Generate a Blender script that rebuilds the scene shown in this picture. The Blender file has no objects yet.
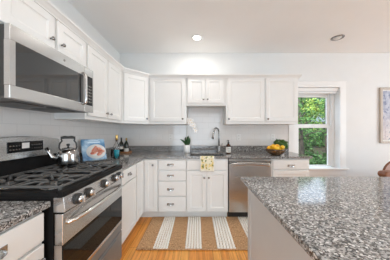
import bpy, bmesh, math, random
from mathutils import Vector, Matrix
random.seed(7)
C = bpy.context.scene.collection
S = bpy.context.scene
PI = math.pi

# ------------------------------------------------------------------ camera
cam_d = bpy.data.cameras.new('camera'); cam = bpy.data.objects.new('camera', cam_d); C.objects.link(cam)
cam.location = (0, 0, 1.268); cam.rotation_euler = (PI/2, 0, 0)
cam_d.sensor_width = 36; cam_d.lens = 174/390*36
cam_d.shift_x = -2.0/390; cam_d.shift_y = 1.5/390
cam_d.clip_start = 0.02; cam_d.clip_end = 200
S.camera = cam

# ------------------------------------------------------------------ world, sun, daylight, exposure
S.view_settings.view_transform = 'Standard'; S.view_settings.look = 'None'
S.view_settings.gamma = 1; S.view_settings.use_curve_mapping = False
S.view_settings.exposure = 0.24
w = bpy.data.worlds.new('sky'); S.world = w; w.use_nodes = True
bg = w.node_tree.nodes['Background']; bg.inputs[0].default_value = (0.77, 0.92, 1.09, 1); bg.inputs[1].default_value = 2.2
sd = bpy.data.lights.new('sun', 'SUN'); sd.energy = 4.2; sd.angle = 0.03; sd.color = (1, .95, .85)
sun = bpy.data.objects.new('sun', sd); C.objects.link(sun)
sun.rotation_euler = Vector((0.75, 0.35, -1.0)).to_track_quat('-Z', 'Y').to_euler()
def area(name, loc, d, sx, sy, watts, col=(1, 1, 1)):
    l = bpy.data.lights.new(name, 'AREA'); l.shape = 'RECTANGLE'; l.size = sx; l.size_y = sy; l.energy = watts; l.color = col
    o = bpy.data.objects.new(name, l); C.objects.link(o); o.location = loc
    o.rotation_euler = Vector(d).to_track_quat('-Z', 'Y').to_euler(); return o
area('daylight_patio', (5.64, .5, 1.25), (-1, 0, 0), 2.9, 2.1, 64, (.82, .945, 1.02))
area('daylight_rear', (0.0, -2.46, 1.15), (0, 1, 0), 2.3, 2.0, 36, (.82, .945, 1.02))
CAN_W = 5.0

# ------------------------------------------------------------------ materials
def mat(name, col=(.8, .8, .8), rough=.5, metal=0, spec=.5, **kw):
    m = bpy.data.materials.new(name); m.use_nodes = True
    b = m.node_tree.nodes['Principled BSDF']
    b.inputs['Base Color'].default_value = (*col, 1); b.inputs['Roughness'].default_value = rough
    b.inputs['Metallic'].default_value = metal; b.inputs['Specular IOR Level'].default_value = spec
    for k, v in kw.items(): b.inputs[k].default_value = v
    return m
def nd(m, t, **kw):
    n = m.node_tree.nodes.new(t)
    for k, v in kw.items(): setattr(n, k, v)
    return n
def lk(m, a, b): m.node_tree.links.new(a, b)
def coords(m, scale=(1, 1, 1), rot=(0, 0, 0), loc=(0, 0, 0)):
    tc = nd(m, 'ShaderNodeTexCoord'); mp = nd(m, 'ShaderNodeMapping')
    mp.inputs['Scale'].default_value = scale; mp.inputs['Rotation'].default_value = rot; mp.inputs['Location'].default_value = loc
    lk(m, tc.outputs['Object'], mp.inputs['Vector']); return mp.outputs['Vector']
def ramp(m, fac, stops, interp='LINEAR'):
    r = nd(m, 'ShaderNodeValToRGB'); r.color_ramp.interpolation = interp
    el = r.color_ramp.elements
    while len(el) > 1: el.remove(el[-1])
    el[0].position = stops[0][0]; el[0].color = (*stops[0][1], 1)
    for p, c in stops[1:]:
        e = el.new(p); e.color = (*c, 1)
    lk(m, fac, r.inputs[0]); return r.outputs[0]
def noise(m, vec, scale, detail=2, rough=.5):
    n = nd(m, 'ShaderNodeTexNoise'); n.inputs['Scale'].default_value = scale
    n.inputs['Detail'].default_value = detail; n.inputs['Roughness'].default_value = rough
    lk(m, vec, n.inputs['Vector']); return n.outputs['Fac']
def bump(m, h, strength, dist=.002):
    b = nd(m, 'ShaderNodeBump'); b.inputs['Strength'].default_value = strength; b.inputs['Distance'].default_value = dist
    lk(m, h, b.inputs['Height']); lk(m, b.outputs[0], m.node_tree.nodes['Principled BSDF'].inputs['Normal'])
def base(m, out): lk(m, out, m.node_tree.nodes['Principled BSDF'].inputs['Base Color'])
def mixc(m, fac, a, b):
    n = nd(m, 'ShaderNodeMix'); n.data_type = 'RGBA'
    lk(m, fac, n.inputs[0])
    for s, v in ((n.inputs[6], a), (n.inputs[7], b)):
        if isinstance(v, tuple): s.default_value = (*v, 1)
        else: lk(m, v, s)
    return n.outputs[2]
def thresh(m, fac, lo, hi):
    return ramp(m, fac, [(lo, (0, 0, 0)), (hi, (1, 1, 1))])

def speckle(name, tones, scale, rough=.5):
    m = mat(name, rough=rough); v = coords(m); n = noise(m, v, scale, 3)
    base(m, ramp(m, n, tones)); return m
M = {}
M['cab'] = speckle('cabinet_white_paint', [(.3, (.77, .763, .742)), (.7, (.79, .783, .762))], 6, .38)
M['wall'] = speckle('wall_paint', [(.3, (.755, .755, .743)), (.7, (.775, .775, .763))], 5, .7)
m = M['wall']; bump(m, noise(m, coords(m), 220, 2), .05)
M['ceil'] = speckle('ceiling_paint', [(.3, (.87, .863, .85)), (.7, (.885, .878, .865))], 4, .85)
M['trim'] = speckle('trim_white_paint', [(.3, (.84, .835, .82)), (.7, (.86, .855, .84))], 6, .35)
M['islepaint'] = speckle('island_grey_white_paint', [(.3, (.56, .56, .555)), (.7, (.58, .58, .575))], 6, .4)

# granite
m = M['granite'] = mat('granite', rough=.09, spec=.6)
v = coords(m)
def vor(scale, rnd=1):
    n = nd(m, 'ShaderNodeTexVoronoi'); n.inputs['Scale'].default_value = scale; n.inputs['Randomness'].default_value = rnd
    lk(m, v, n.inputs['Vector']); return n
wn = noise(m, v, 100, 3, .6)
a = nd(m, 'ShaderNodeVectorMath', operation='SCALE'); a.inputs['Scale'].default_value = 1.0; lk(m, v, a.inputs[0])
v1 = vor(155); sep = nd(m, 'ShaderNodeSeparateColor'); lk(m, v1.outputs['Color'], sep.inputs[0])
c1 = ramp(m, sep.outputs[0], [(0, (.02, .019, .018)), (.16, (.06, .057, .053)), (.34, (.155, .148, .14)), (.60, (.32, .31, .30)), (.84, (.60, .585, .57)), (.95, (.19, .165, .15))], 'CONSTANT')
big = noise(m, v, 58, 3, .65)
c2 = mixc(m, thresh(m, big, .53, .60), c1, (.34, .33, .32))
c3 = mixc(m, thresh(m, wn, .62, .67), c2, (.035, .033, .035))
base(m, c3)

# metals
def steel(name, col, rough, aniso, rot):
    m = mat(name, col, rough, 1); b = m.node_tree.nodes['Principled BSDF']
    t = nd(m, 'ShaderNodeTangent'); t.direction_type = 'RADIAL'; t.axis = 'Z'; lk(m, t.outputs[0], b.inputs['Tangent'])
    b.inputs['Anisotropic'].default_value = aniso; b.inputs['Anisotropic Rotation'].default_value = rot
    n = noise(m, coords(m, (5, 5, 500) if rot == 0 else (5, 5, 500)), 1, 2, .5)
    lk(m, ramp(m, n, [(.3, (rough*.97,)*3), (.7, (rough*1.03,)*3)]), b.inputs['Roughness']); return m
M['steel'] = steel('brushed_stainless_steel', (.58, .58, .575), .25, .6, 0)
M['steel_v'] = steel('brushed_stainless_steel_upright', (.58, .585, .59), .28, .6, 0)
M['chrome'] = mat('polished_chrome', (.75, .74, .72), .08, 1)
M['pull'] = mat('satin_nickel_pull', (.46, .455, .44), .16, 1)
M['nickel'] = mat('dark_brushed_nickel', (.30, .29, .28), .25, 1)
M['blacksteel'] = speckle('black_enamel', [(.3, (.012, .012, .012)), (.7, (.016, .015, .015))], 30, .32)
M['blacksteel'].node_tree.nodes['Principled BSDF'].inputs['Specular IOR Level'].default_value = .05
M['blackmatte'] = speckle('black_plastic', [(.3, (.02, .02, .02)), (.7, (.028, .027, .026))], 40, .45)
M['iron'] = mat('cast_iron', (.10, .098, .094), .40); m = M['iron']; bump(m, noise(m, coords(m), 400), .3, .001)
M['blackglass'] = mat('black_oven_glass', (.010, .010, .010), .035, 0, .22)
M['microglass'] = mat('grey_microwave_glass', (.022, .022, .022), .04, 0, .95)
M['drawersteel'] = speckle('dark_grey_coated_steel', [(.3, (.16, .16, .16)), (.7, (.18, .18, .18))], 10, .32)
M['greyunder'] = speckle('grey_painted_sheet_metal', [(.3, (.055, .055, .055)), (.7, (.07, .07, .07))], 20, .4)
M['white_plastic'] = speckle('white_plastic', [(.3, (.74, .725, .70)), (.7, (.76, .745, .72))], 30, .35)
M['slot'] = mat('dark_slot', (.05, .05, .05), .6)
M['ceramic'] = mat('white_ceramic', (.82, .81, .79), .15)

# tile
def tile(name, axes):
    m = mat(name, rough=.09, spec=.55)
    tc = nd(m, 'ShaderNodeTexCoord'); sp = nd(m, 'ShaderNodeSeparateXYZ'); cb = nd(m, 'ShaderNodeCombineXYZ')
    lk(m, tc.outputs['Object'], sp.inputs[0]); lk(m, sp.outputs[axes[0]], cb.inputs[0]); lk(m, sp.outputs[axes[1]], cb.inputs[1])
    b = nd(m, 'ShaderNodeTexBrick'); lk(m, cb.outputs[0], b.inputs['Vector'])
    b.inputs['Scale'].default_value = 1; b.inputs['Brick Width'].default_value = .205; b.inputs['Row Height'].default_value = .102
    b.inputs['Mortar Size'].default_value = .0018; b.inputs['Mortar Smooth'].default_value = .3
    b.inputs['Color1'].default_value = (.71, .68, .655, 1); b.inputs['Color2'].default_value = (.73, .70, .675, 1); b.inputs['Mortar'].default_value = (.61, .585, .56, 1)
    base(m, b.outputs['Color'])
    inv = nd(m, 'ShaderNodeMath', operation='SUBTRACT'); inv.inputs[0].default_value = 1; lk(m, b.outputs['Fac'], inv.inputs[1])
    bump(m, inv.outputs[0], .5, .0015)
    return m
M['tile_b'] = tile('white_subway_tile', (0, 2)); M['tile_l'] = tile('white_subway_tile_side', (1, 2))

# wood floor, planks run along Y
m = M['floor'] = mat('oak_floor', rough=.28)
tc = nd(m, 'ShaderNodeTexCoord'); sp = nd(m, 'ShaderNodeSeparateXYZ'); cb = nd(m, 'ShaderNodeCombineXYZ')
lk(m, tc.outputs['Object'], sp.inputs[0]); lk(m, sp.outputs[1], cb.inputs[0]); lk(m, sp.outputs[0], cb.inputs[1])
b = nd(m, 'ShaderNodeTexBrick'); lk(m, cb.outputs[0], b.inputs['Vector']); b.inputs['Scale'].default_value = 1
b.inputs['Brick Width'].default_value = .95; b.inputs['Row Height'].default_value = .082; b.inputs['Mortar Size'].default_value = .0012
b.inputs['Color1'].default_value = (.86, .335, .058, 1); b.inputs['Color2'].default_value = (.95, .46, .105, 1); b.inputs['Mortar'].default_value = (.12, .04, .01, 1)
g = noise(m, coords(m, (40, 2.2, 1)), 1, 4, .6)
gr = ramp(m, g, [(.3, (.62, .54, .46)), (.62, (1, 1, 1))])
mx = nd(m, 'ShaderNodeMix'); mx.data_type = 'RGBA'; mx.blend_type = 'MULTIPLY'; mx.inputs[0].default_value = 1
lk(m, b.outputs['Color'], mx.inputs[6]); lk(m, gr, mx.inputs[7]); base(m, mx.outputs[2])

# textiles
m = M['jute'] = mat('jute_weave', rough=.95, spec=.1)
v = coords(m); n = noise(m, coords(m, (190, 38, 1)), 1, 3); n2 = noise(m, coords(m, (22, 45, 1)), 1, 1)
c = ramp(m, n, [(.32, (.30, .155, .07)), (.66, (.76, .49, .28))])
base(m, mixc(m, thresh(m, n2, .66, .70), c, (.34, .17, .075))); bump(m, n, .6, .004)
m = M['cord'] = mat('white_cotton_cord', rough=.95, spec=.1)
n = noise(m, coords(m, (90, 160, 90)), 1, 2); base(m, ramp(m, n, [(.3, (.86, .80, .70)), (.6, (.97, .94, .88))])); bump(m, n, .6, .004)
m = M['towel'] = mat('printed_tea_towel', rough=.95, spec=.1)
v = coords(m); n1 = noise(m, v, 26, 2); n2 = noise(m, coords(m, loc=(3, 1, 5)), 20, 2)
c = mixc(m, thresh(m, n2, .52, .58), (.80, .75, .58), (.78, .60, .24))
base(m, mixc(m, thresh(m, n1, .56, .60), c, (.16, .21, .05)))
M['towelhem'] = mat('towel_cream_hem', (.84, .81, .72), .95, spec=.1)
m = M['leather'] = mat('brown_leather', rough=.38)
n = noise(m, coords(m), 14, 4); base(m, ramp(m, n, [(.3, (.16, .055, .022)), (.7, (.26, .10, .042))])); bump(m, noise(m, coords(m), 180), .15, .001)
M['pink'] = speckle('dusty_pink_fabric', [(.3, (.62, .43, .40)), (.7, (.70, .52, .49))], 60, .9)
m = M['wood'] = mat('warm_brown_wood', rough=.45)
n = noise(m, coords(m, (4, 60, 60)), 1, 3); base(m, ramp(m, n, [(.3, (.24, .10, .04)), (.7, (.42, .21, .09))]))
M['leaf'] = speckle('dark_green_leaf', [(.3, (.012, .05, .012)), (.7, (.03, .10, .025))], 25, .35)
M['herb'] = speckle('bright_green_herb', [(.3, (.04, .12, .016)), (.7, (.12, .24, .05))], 40, .5)
M['petal'] = mat('white_petal', (.93, .915, .89), .6)
M['petal_eye'] = mat('yellow_flower_centre', (.75, .5, .12), .6)
M['stem'] = mat('green_brown_stem', (.28, .22, .10), .6)
M['orange'] = speckle('orange_rind', [(.3, (.88, .41, .008)), (.7, (.94, .52, .02))], 20, .4)
M['lemon'] = speckle('lemon_rind', [(.3, (.88, .52, .02)), (.7, (.93, .60, .04))], 20, .4)
def glass(name, col, rough=.02, tr=1.0):
    return mat(name, col, rough, 0, .5, **{'Transmission Weight': tr, 'IOR': 1.45})
M['clear'] = glass('clear_glass', (.96, .97, .97)); M['amberglass'] = glass('smoky_brown_glass', (.50, .34, .20), .04, .85)
M['brownglass'] = mat('brown_bottle_glass', (.055, .018, .006), .08); M['wineglass'] = mat('dark_green_bottle_glass', (.010, .016, .008), .08)
M['blueliq'] = mat('turquoise_liquid', (.01, .46, .58), .10)
M['gold'] = mat('gold_foil', (.72, .48, .16), .3, 1)
M['label'] = mat('white_paper_label', (.78, .76, .71), .7); M['labelink'] = mat('label_ink', (.10, .09, .08), .7)
M['steelin'] = mat('sink_steel', (.22, .22, .22), .3, 1)
M['acrylic'] = glass('clear_acrylic', (.93, .94, .94), .05)
def pane_mat():
    m = bpy.data.materials.new('window_glass'); m.use_nodes = True; nt = m.node_tree; nt.nodes.clear()
    o = nt.nodes.new('ShaderNodeOutputMaterial'); t = nt.nodes.new('ShaderNodeBsdfTransparent'); gl = nt.nodes.new('ShaderNodeBsdfGlossy')
    gl.inputs['Roughness'].default_value = .02; mi = nt.nodes.new('ShaderNodeMixShader'); mi.inputs[0].default_value = .02
    nt.links.new(t.outputs[0], mi.inputs[1]); nt.links.new(gl.outputs[0], mi.inputs[2]); nt.links.new(mi.outputs[0], o.inputs[0]); return m
M['pane'] = pane_mat()
def emit(name, col, s):
    m = mat(name, col, .4); b = m.node_tree.nodes['Principled BSDF']
    b.inputs['Emission Color'].default_value = (*col, 1); b.inputs['Emission Strength'].default_value = s; return m
M['lamp'] = emit('lit_lamp_lens', (1, .94, .85), 14); M['lampoff'] = mat('frosted_lamp_lens', (.75, .73, .70), .3)
M['digit'] = emit('display_digits', (.75, .85, .85), .5)

# ------------------------------------------------------------------ mesh helpers
def merge(bm, t):
    me = bpy.data.meshes.new('t'); t.to_mesh(me); t.free(); bm.from_mesh(me); bpy.data.meshes.remove(me)
def box(bm, x0, x1, y0, y1, z0, z1, bev=0, seg=2, mtx=None):
    t = bmesh.new(); bmesh.ops.create_cube(t, size=1)
    bmesh.ops.scale(t, vec=(x1-x0, y1-y0, z1-z0), verts=t.verts)
    bmesh.ops.translate(t, vec=((x0+x1)/2, (y0+y1)/2, (z0+z1)/2), verts=t.verts)
    if bev: bmesh.ops.bevel(t, geom=list(t.edges), offset=bev, segments=seg, profile=.5, affect='EDGES')
    if mtx: t.transform(mtx)
    merge(bm, t)
def lathe(bm, prof, seg=24, loc=(0, 0, 0), mtx=None, closed=False):
    t = bmesh.new(); rings = []
    for r, z in prof:
        if r < 1e-6: rings.append([t.verts.new((0, 0, z))])
        else: rings.append([t.verts.new((r*math.cos(2*PI*i/seg), r*math.sin(2*PI*i/seg), z)) for i in range(seg)])
    for a, b in zip(rings, rings[1:]):
        for i in range(seg):
            j = (i+1) % seg
            if len(a) == 1 and len(b) == 1: continue
            if len(a) == 1: t.faces.new((a[0], b[i], b[j]))
            elif len(b) == 1: t.faces.new((a[i], a[j], b[0]))
            else: t.faces.new((a[i], a[j], b[j], b[i]))
    if not closed:
        if len(rings[0]) > 1: t.faces.new(rings[0][::-1])
        if len(rings[-1]) > 1: t.faces.new(rings[-1])
    bmesh.ops.recalc_face_normals(t, faces=t.faces)
    for f in t.faces: f.smooth = True
    if mtx: t.transform(mtx)
    bmesh.ops.translate(t, vec=loc, verts=t.verts); merge(bm, t)
def tube(bm, pts, r, seg=8, flat=1.0):
    pts = [Vector(p) for p in pts]; n = len(pts); t = bmesh.new(); rings = []
    rr = r if isinstance(r, (list, tuple)) else [r]*n
    up = None
    for i, p in enumerate(pts):
        d = (pts[min(i+1, n-1)] - pts[max(i-1, 0)]).normalized()
        if up is None:
            up = Vector((0, 0, 1)) if abs(d.z) < .9 else Vector((1, 0, 0))
        u = d.cross(up).normalized(); up = u.cross(d).normalized()
        rings.append([t.verts.new(p + u*(rr[i]*math.cos(2*PI*k/seg)) + up*(rr[i]*flat*math.sin(2*PI*k/seg))) for k in range(seg)])
    for a, b in zip(rings, rings[1:]):
        for k in range(seg):
            t.faces.new((a[k], a[(k+1) % seg], b[(k+1) % seg], b[k]))
    t.faces.new(rings[0][::-1]); t.faces.new(rings[-1])
    bmesh.ops.recalc_face_normals(t, faces=t.faces)
    for f in t.faces: f.smooth = True
    merge(bm, t)
def prism(bm, poly, a0, a1, axis='z', bev=0):
    """extrude a 2d polygon: axis 'z' poly=(x,y); 'y' poly=(x,z); 'x' poly=(y,z)"""
    def P(p, h): return (p[0], p[1], h) if axis == 'z' else (p[0], h, p[1]) if axis == 'y' else (h, p[0], p[1])
    t = bmesh.new(); A = [t.verts.new(P(p, a0)) for p in poly]; B = [t.verts.new(P(p, a1)) for p in poly]
    t.faces.new(A[::-1]); t.faces.new(B); n = len(poly)
    for i in range(n): t.faces.new((A[i], A[(i+1) % n], B[(i+1) % n], B[i]))
    bmesh.ops.recalc_face_normals(t, faces=t.faces)
    if bev: bmesh.ops.bevel(t, geom=list(t.edges), offset=bev, segments=2, profile=.5, affect='EDGES')
    merge(bm, t)
def ball(bm, c, r, sc=(1, 1, 1), seg=16, mtx=None):
    t = bmesh.new(); bmesh.ops.create_uvsphere(t, u_segments=seg, v_segments=max(6, seg//2), radius=r)
    bmesh.ops.scale(t, vec=sc, verts=t.verts)
    if mtx: t.transform(mtx)
    bmesh.ops.translate(t, vec=c, verts=t.verts)
    for f in t.faces: f.smooth = True
    merge(bm, t)
def slab(bm, xs, ys, keep, z0, z1):
    t = bmesh.new(); V = {}
    def vt(i, j, k):
        if (i, j, k) not in V: V[i, j, k] = t.verts.new((xs[i], ys[j], (z0, z1)[k]))
        return V[i, j, k]
    nx, ny = len(xs)-1, len(ys)-1
    K = lambda i, j: 0 <= i < nx and 0 <= j < ny and keep(i, j)
    for i in range(nx):
        for j in range(ny):
            if not K(i, j): continue
            t.faces.new([vt(i, j, 1), vt(i+1, j, 1), vt(i+1, j+1, 1), vt(i, j+1, 1)])
            t.faces.new([vt(i, j, 0), vt(i, j+1, 0), vt(i+1, j+1, 0), vt(i+1, j, 0)])
            for di, dj, a, b in ((-1, 0, (i, j+1), (i, j)), (1, 0, (i+1, j), (i+1, j+1)), (0, -1, (i, j), (i+1, j)), (0, 1, (i+1, j+1), (i, j+1))):
                if not K(i+di, j+dj): t.faces.new([vt(*a, 0), vt(*b, 0), vt(*b, 1), vt(*a, 1)])
    bmesh.ops.recalc_face_normals(t, faces=t.faces)
    e = [e for e in t.edges if len(e.link_faces) == 2 and e.calc_face_angle() > .5]
    bmesh.ops.bevel(t, geom=e, offset=.004, segments=2, profile=.5, affect='EDGES')
    merge(bm, t)
def obj(name, bm, m, parent=None, loc=None, rot=None):
    if isinstance(bm, bpy.types.Mesh): me = bm
    else:
        me = bpy.data.meshes.new(name); bm.to_mesh(me); bm.free()
        for x in (m if isinstance(m, (list, tuple)) else [m]): me.materials.append(x)
    o = bpy.data.objects.new(name, me); C.objects.link(o)
    if parent: o.parent = parent
    if loc: o.location = loc
    if rot: o.rotation_euler = rot
    return o
def tag(o, label, cat, group=None):
    o['label'] = label; o['category'] = cat
    if group: o['group'] = group
    return o
def thing(name, label, cat, loc=(0, 0, 0), rotz=0, group=None):
    o = bpy.data.objects.new(name, None); C.objects.link(o); o.empty_display_size = .05
    o.location = loc; o.rotation_euler = (0, 0, rotz); return tag(o, label, cat, group)
def struct(name, bm, m, parent=None):
    o = obj(name, bm, m, parent)
    if not parent: o['kind'] = 'structure'
    return o
def B(*boxes, bev=0):
    bm = bmesh.new()
    for b_ in boxes: box(bm, *b_, bev=bev)
    return bm
def origin(o, loc):
    """move a mesh object's origin to loc without moving the mesh"""
    o.data.transform(Matrix.Translation(-Vector(loc))); o.location = loc; return o

# ------------------------------------------------------------------ setting
XL, YB, ZC, XR, YR = -1.386, 3.11, 2.672, 5.6, -2.42
T = .15
struct('floor', B((XL-T, XR+T, YR-T, YB+T, -.1, 0)), M['floor'])
struct('ceiling', B((XL-T, XR+T, YR-T, YB+T, ZC, ZC+.15)), M['ceil'])
struct('wall_left', B((XL-T, XL, YR-T, YB+T, 0, ZC)), M['wall'])
def wall_hole(name, a0, a1, b0, b1, c0, c1, along):
    """wall from a0..a1 (length), thickness b0..b1, hole c0..c1 = ((lo,hi),(zlo,zhi))"""
    (h0, h1), (z0, z1) = c0, c1
    pcs = [(a0, h0, 0, ZC), (h1, a1, 0, ZC), (h0, h1, 0, z0), (h0, h1, z1, ZC)]
    bm = bmesh.new()
    for p in pcs:
        if p[3]-p[2] < 1e-4: continue
        if along == 'x': box(bm, p[0], p[1], b0, b1, p[2], p[3])
        else: box(bm, b0, b1, p[0], p[1], p[2], p[3])
    return struct(name, bm, M['wall'])
WX0, WX1, WZ0, WZ1 = 1.72, 2.56, .60, 2.085
wall_hole('wall_back', XL, XR+T, YB, YB+.25, (WX0, WX1), (WZ0, WZ1), 'x')
wall_hole('wall_right', YR-T, YB, XR, XR+T, (-.95, 1.95), (.05, 2.3), 'y')
wall_hole('wall_rear', XL, XR+T, YR-T, YR, (-1.2, 1.2), (.10, 2.25), 'x')

# the kitchen window
wn_ = struct('window_1', B((WX0-.09, WX0, YB-.018, YB-.001, .615, WZ1+.001), (WX1, WX1+.09, YB-.018, YB-.001, .615, WZ1+.001), (WX0-.09, WX1+.09, YB-.018, YB-.001, WZ1, WZ1+.075), (WX0-.10, WX1+.10, YB-.026, YB-.001, WZ1+.066, WZ1+.078), bev=.003), M['trim'])
obj('jamb', B((WX0+.0005, WX0+.014, YB-.017, YB+.24, .617, WZ1-.001), (WX1-.014, WX1-.0005, YB-.017, YB+.24, .617, WZ1-.001), (WX0+.014, WX1-.014, YB-.017, YB+.24, WZ1-.03, WZ1-.001)), M['trim'], wn_)
obj('frame_stop', B((WX0+.0145, WX0+.075, YB+.115, YB+.19, .625, WZ1-.03), (WX1-.075, WX1-.0145, YB+.115, YB+.19, .625, WZ1-.03), (WX0+.075, WX1-.075, YB+.115, YB+.19, WZ1-.10, WZ1-.03), bev=.002), M['trim'], wn_)
gx0, gx1 = WX0+.165, WX1-.128
def sash(z0, z1, gz0, gz1, y):
    s = obj('sash', B((WX0+.0755, gx0, y, y+.032, z0, z1), (gx1, WX1-.0755, y, y+.032, z0, z1), (gx0, gx1, y, y+.032, z0, gz0), (gx0, gx1, y, y+.032, gz1, z1), bev=.002), M['trim'], wn_)
    obj('pane', B((gx0, gx1, y+.014, y+.018, gz0, gz1)), M['pane'], s); return s
sash(.626, 1.37, .646, 1.335, YB+.118); sash(1.36, 1.985, 1.405, 1.91, YB+.152)
obj('sash_lock', B(((gx0+gx1)/2-.03, (gx0+gx1)/2+.03, YB+.122, YB+.148, 1.371, 1.382), bev=.003), M['white_plastic'], wn_)
obj('sill', B((WX0-.12, WX1+.125, YB-.055, YB+.115, .592, .616), bev=.005), M['trim'], wn_)
obj('apron', B((WX0-.09, WX1+.09, YB-.017, YB-.001, .50, .591), (WX0-.085, WX1+.085, YB-.024, YB-.001, .572, .591), bev=.003), M['trim'], wn_)
# unseen windows that let the daylight in
def big_window(name, along, a0, a1, z0, z1, b, n):
    bm = bmesh.new(); fw = .06
    def bx(p0, p1, q0, q1):
        if along == 'x': box(bm, p0, p1, b-.03, b+.03, q0, q1)
        else: box(bm, b-.03, b+.03, p0, p1, q0, q1)
    bx(a0, a1, z0, z0+fw); bx(a0, a1, z1-fw, z1)
    for i in range(n+1):
        c = a0+fw/2+(a1-a0-fw)*i/n; bx(c-fw/2, c+fw/2, z0+fw, z1-fw)
    return struct(name, bm, M['trim'])
big_window('window_2', 'y', -.95, 1.95, .05, 2.3, XR+.10, 3)
big_window('window_3', 'x', -1.2, 1.2, .10, 2.25, YR-.10, 3)
struct('baseboard_back', B((1.62, XR-.016, YB-.015, YB-.001, 0.001, .13), bev=.003), M['trim'])
struct('baseboard_right', B((XR-.015, XR-.001, 1.97, YB-.016, 0.001, .13), bev=.003), M['trim'])
# tile on the two walls
struct('trim_1', B((XL+.0085, 1.628, YB-.008, YB-.0005, 1.016, 1.75)), M['tile_b'])
struct('trim_2', B((XL+.0005, XL+.008, .38, YB-.0085, .918, 1.90)), M['tile_l'])

# ------------------------------------------------------------------ cabinets
def shaker_mesh(w, h, t=.02, st=.055, dep=.008):
    """front in local XZ, face at y=-t, back at y=0, centred in x, z from 0"""
    bm = bmesh.new(); b1 = .003
    xs = w/2
    def ring(x, z0, z1, y): return [bm.verts.new(p) for p in ((-x, y, z0), (x, y, z0), (x, y, z1), (-x, y, z1))]
    R = [ring(xs, 0, h, 0), ring(xs, 0, h, -t+b1), ring(xs-b1, b1, h-b1, -t), ring(xs-st, st, h-st, -t), ring(xs-st-.004, st+.004, h-st-.004, -t+dep*.6), ring(xs-st-.012, st+.012, h-st-.012, -t+dep)]
    for a, b in zip(R, R[1:]):
        for i in range(4): bm.faces.new((a[i], a[(i+1) % 4], b[(i+1) % 4], b[i]))
    bm.faces.new(R[-1]); bm.faces.new(R[0][::-1])
    bmesh.ops.recalc_face_normals(bm, faces=bm.faces); return bm
def slabfront_mesh(w, h, t=.02):
    bm = bmesh.new(); box(bm, -w/2, w/2, -t, 0, 0, h, bev=.005, seg=3); return bm
def knob_mesh():
    bm = bmesh.new()
    lathe(bm, [(.0065, 0), (.0055, .010), (.0075, .014), (.0135, .018), (.0145, .022), (.012, .027), (0, .0285)], 16, mtx=Matrix.Rotation(PI/2, 4, 'X'))
    me = bpy.data.meshes.new('knob'); bm.to_mesh(me); bm.free(); me.materials.append(M['nickel']); return me
def cup_mesh():
    bm = bmesh.new(); n, k = 14, 6; W, D, H = .046, .026, .026
    # dome: open underside, flat flange on the drawer face
    for s in (1.0, .86):
        rows = []
        for i in range(n+1):
            a = PI*i/n
            rows.append([bm.verts.new((W*s*-math.cos(a), -D*s*math.sin(a)*math.sin(PI/2*j/k) - .001, H*s*math.sin(a)*math.cos(PI/2*j/k) - .008)) for j in range(k+1)])
        for a, b in zip(rows, rows[1:]):
            for j in range(k):
                f = bm.faces.new((a[j], b[j], b[j+1], a[j+1])); f.smooth = True
    bmesh.ops.remove_doubles(bm, verts=bm.verts, dist=1e-5)
    box(bm, -W-.004, W+.004, -.0025, 0, -.011, .020, bev=.001)
    me = bpy.data.meshes.new('cup_pull'); bm.to_mesh(me); bm.free(); me.materials.append(M['pull']); return me
KNOB, CUP = knob_mesh(), cup_mesh()
def add_door(cab, x0, x1, z0, z1, knob=None, y=0, rot=0, name='door', m=None):
    d = obj(name, shaker_mesh(x1-x0, z1-z0), m or M['cab'], cab, ((x0+x1)/2, y, z0), (0, 0, rot))
    if knob: obj('knob', KNOB, None, d, (knob[0]-(x0+x1)/2, -.02, knob[1]-z0))
    return d
def add_drawer(cab, x0, x1, z0, z1, pull=None, name='drawer', m=None):
    d = obj(name, slabfront_mesh(x1-x0, z1-z0), m or M['cab'], cab, ((x0+x1)/2, 0, z0))
    if pull: obj('cup_pull', CUP, None, d, (pull[0]-(x0+x1)/2, -.02, pull[1]-z0))
    return d
CT = .884   # underside of worktops
def base_body(cab, w, d, hollow=False, z1=CT-.001):
    bm = bmesh.new(); tk = .108
    if hollow:
        box(bm, 0, .018, .0, d, tk, z1); box(bm, w-.018, w, 0, d, tk, z1); box(bm, .018, w-.018, d-.012, d, tk, z1)
        box(bm, .018, w-.018, 0, d-.012, tk, tk+.018); box(bm, .018, w-.018, 0, .018, .70, z1); box(bm, w/2-.02, w/2+.02, 0, .018, tk+.018, .70)
    else: box(bm, 0, w, 0, d, tk, z1, bev=.001)
    o = obj('body', bm, M['cab'], cab)
    obj('toe_kick', B((0, w, .075, d, .001, tk)), M['cab'], cab); return o
FY = YB-.61          # face frame plane, back run (2.50)
FX = XL+.61          # face frame plane, left run (-.776)
L90 = PI/2
# left run, near the camera
c = thing('base_cabinet', 'white base cabinet left of the range, cut off by the left edge', 'cabinet', (FX, .418, 0), L90)
base_body(c, .452, .60); add_drawer(c, .008, .444, .728, .868, (.225, .80)); add_door(c, .008, .444, .125, .712, (.41, .65))
# left run, between range and corner
c = thing('base_cabinet', 'white base cabinet right of the range, one drawer above one door', 'cabinet', (FX, 1.615, 0), L90)
base_body(c, .573, .60); add_drawer(c, .010, .553, .722, .868, (.330, .79)); add_door(c, .010, .553, .125, .706)
# corner, L-shaped with a folding door
c = thing('corner_base_cabinet', 'white corner base cabinet with folding door in the inner corner of the counters', 'cabinet', (XL, YB, 0))
bm = bmesh.new(); poly = [(.01, -.918), (.61, -.918), (.61, -.61), (.828, -.61), (.828, -.01), (.01, -.01)]; prism(bm, poly, .108, CT-.001, 'z')
obj('body', bm, M['cab'], c)
bm = bmesh.new(); prism(bm, [(.01, -.918), (.535, -.918), (.535, -.535), (.828, -.535), (.828, -.01), (.01, -.01)], .001, .108, 'z'); obj('toe_kick', bm, M['cab'], c)
add_door(c, .633, .822, .125, .868, (.757, .79), y=-.61)
d = obj('door', shaker_mesh(.275, .743), M['cab'], c, (.61, -.612-.16, .125), (0, 0, L90))
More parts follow.
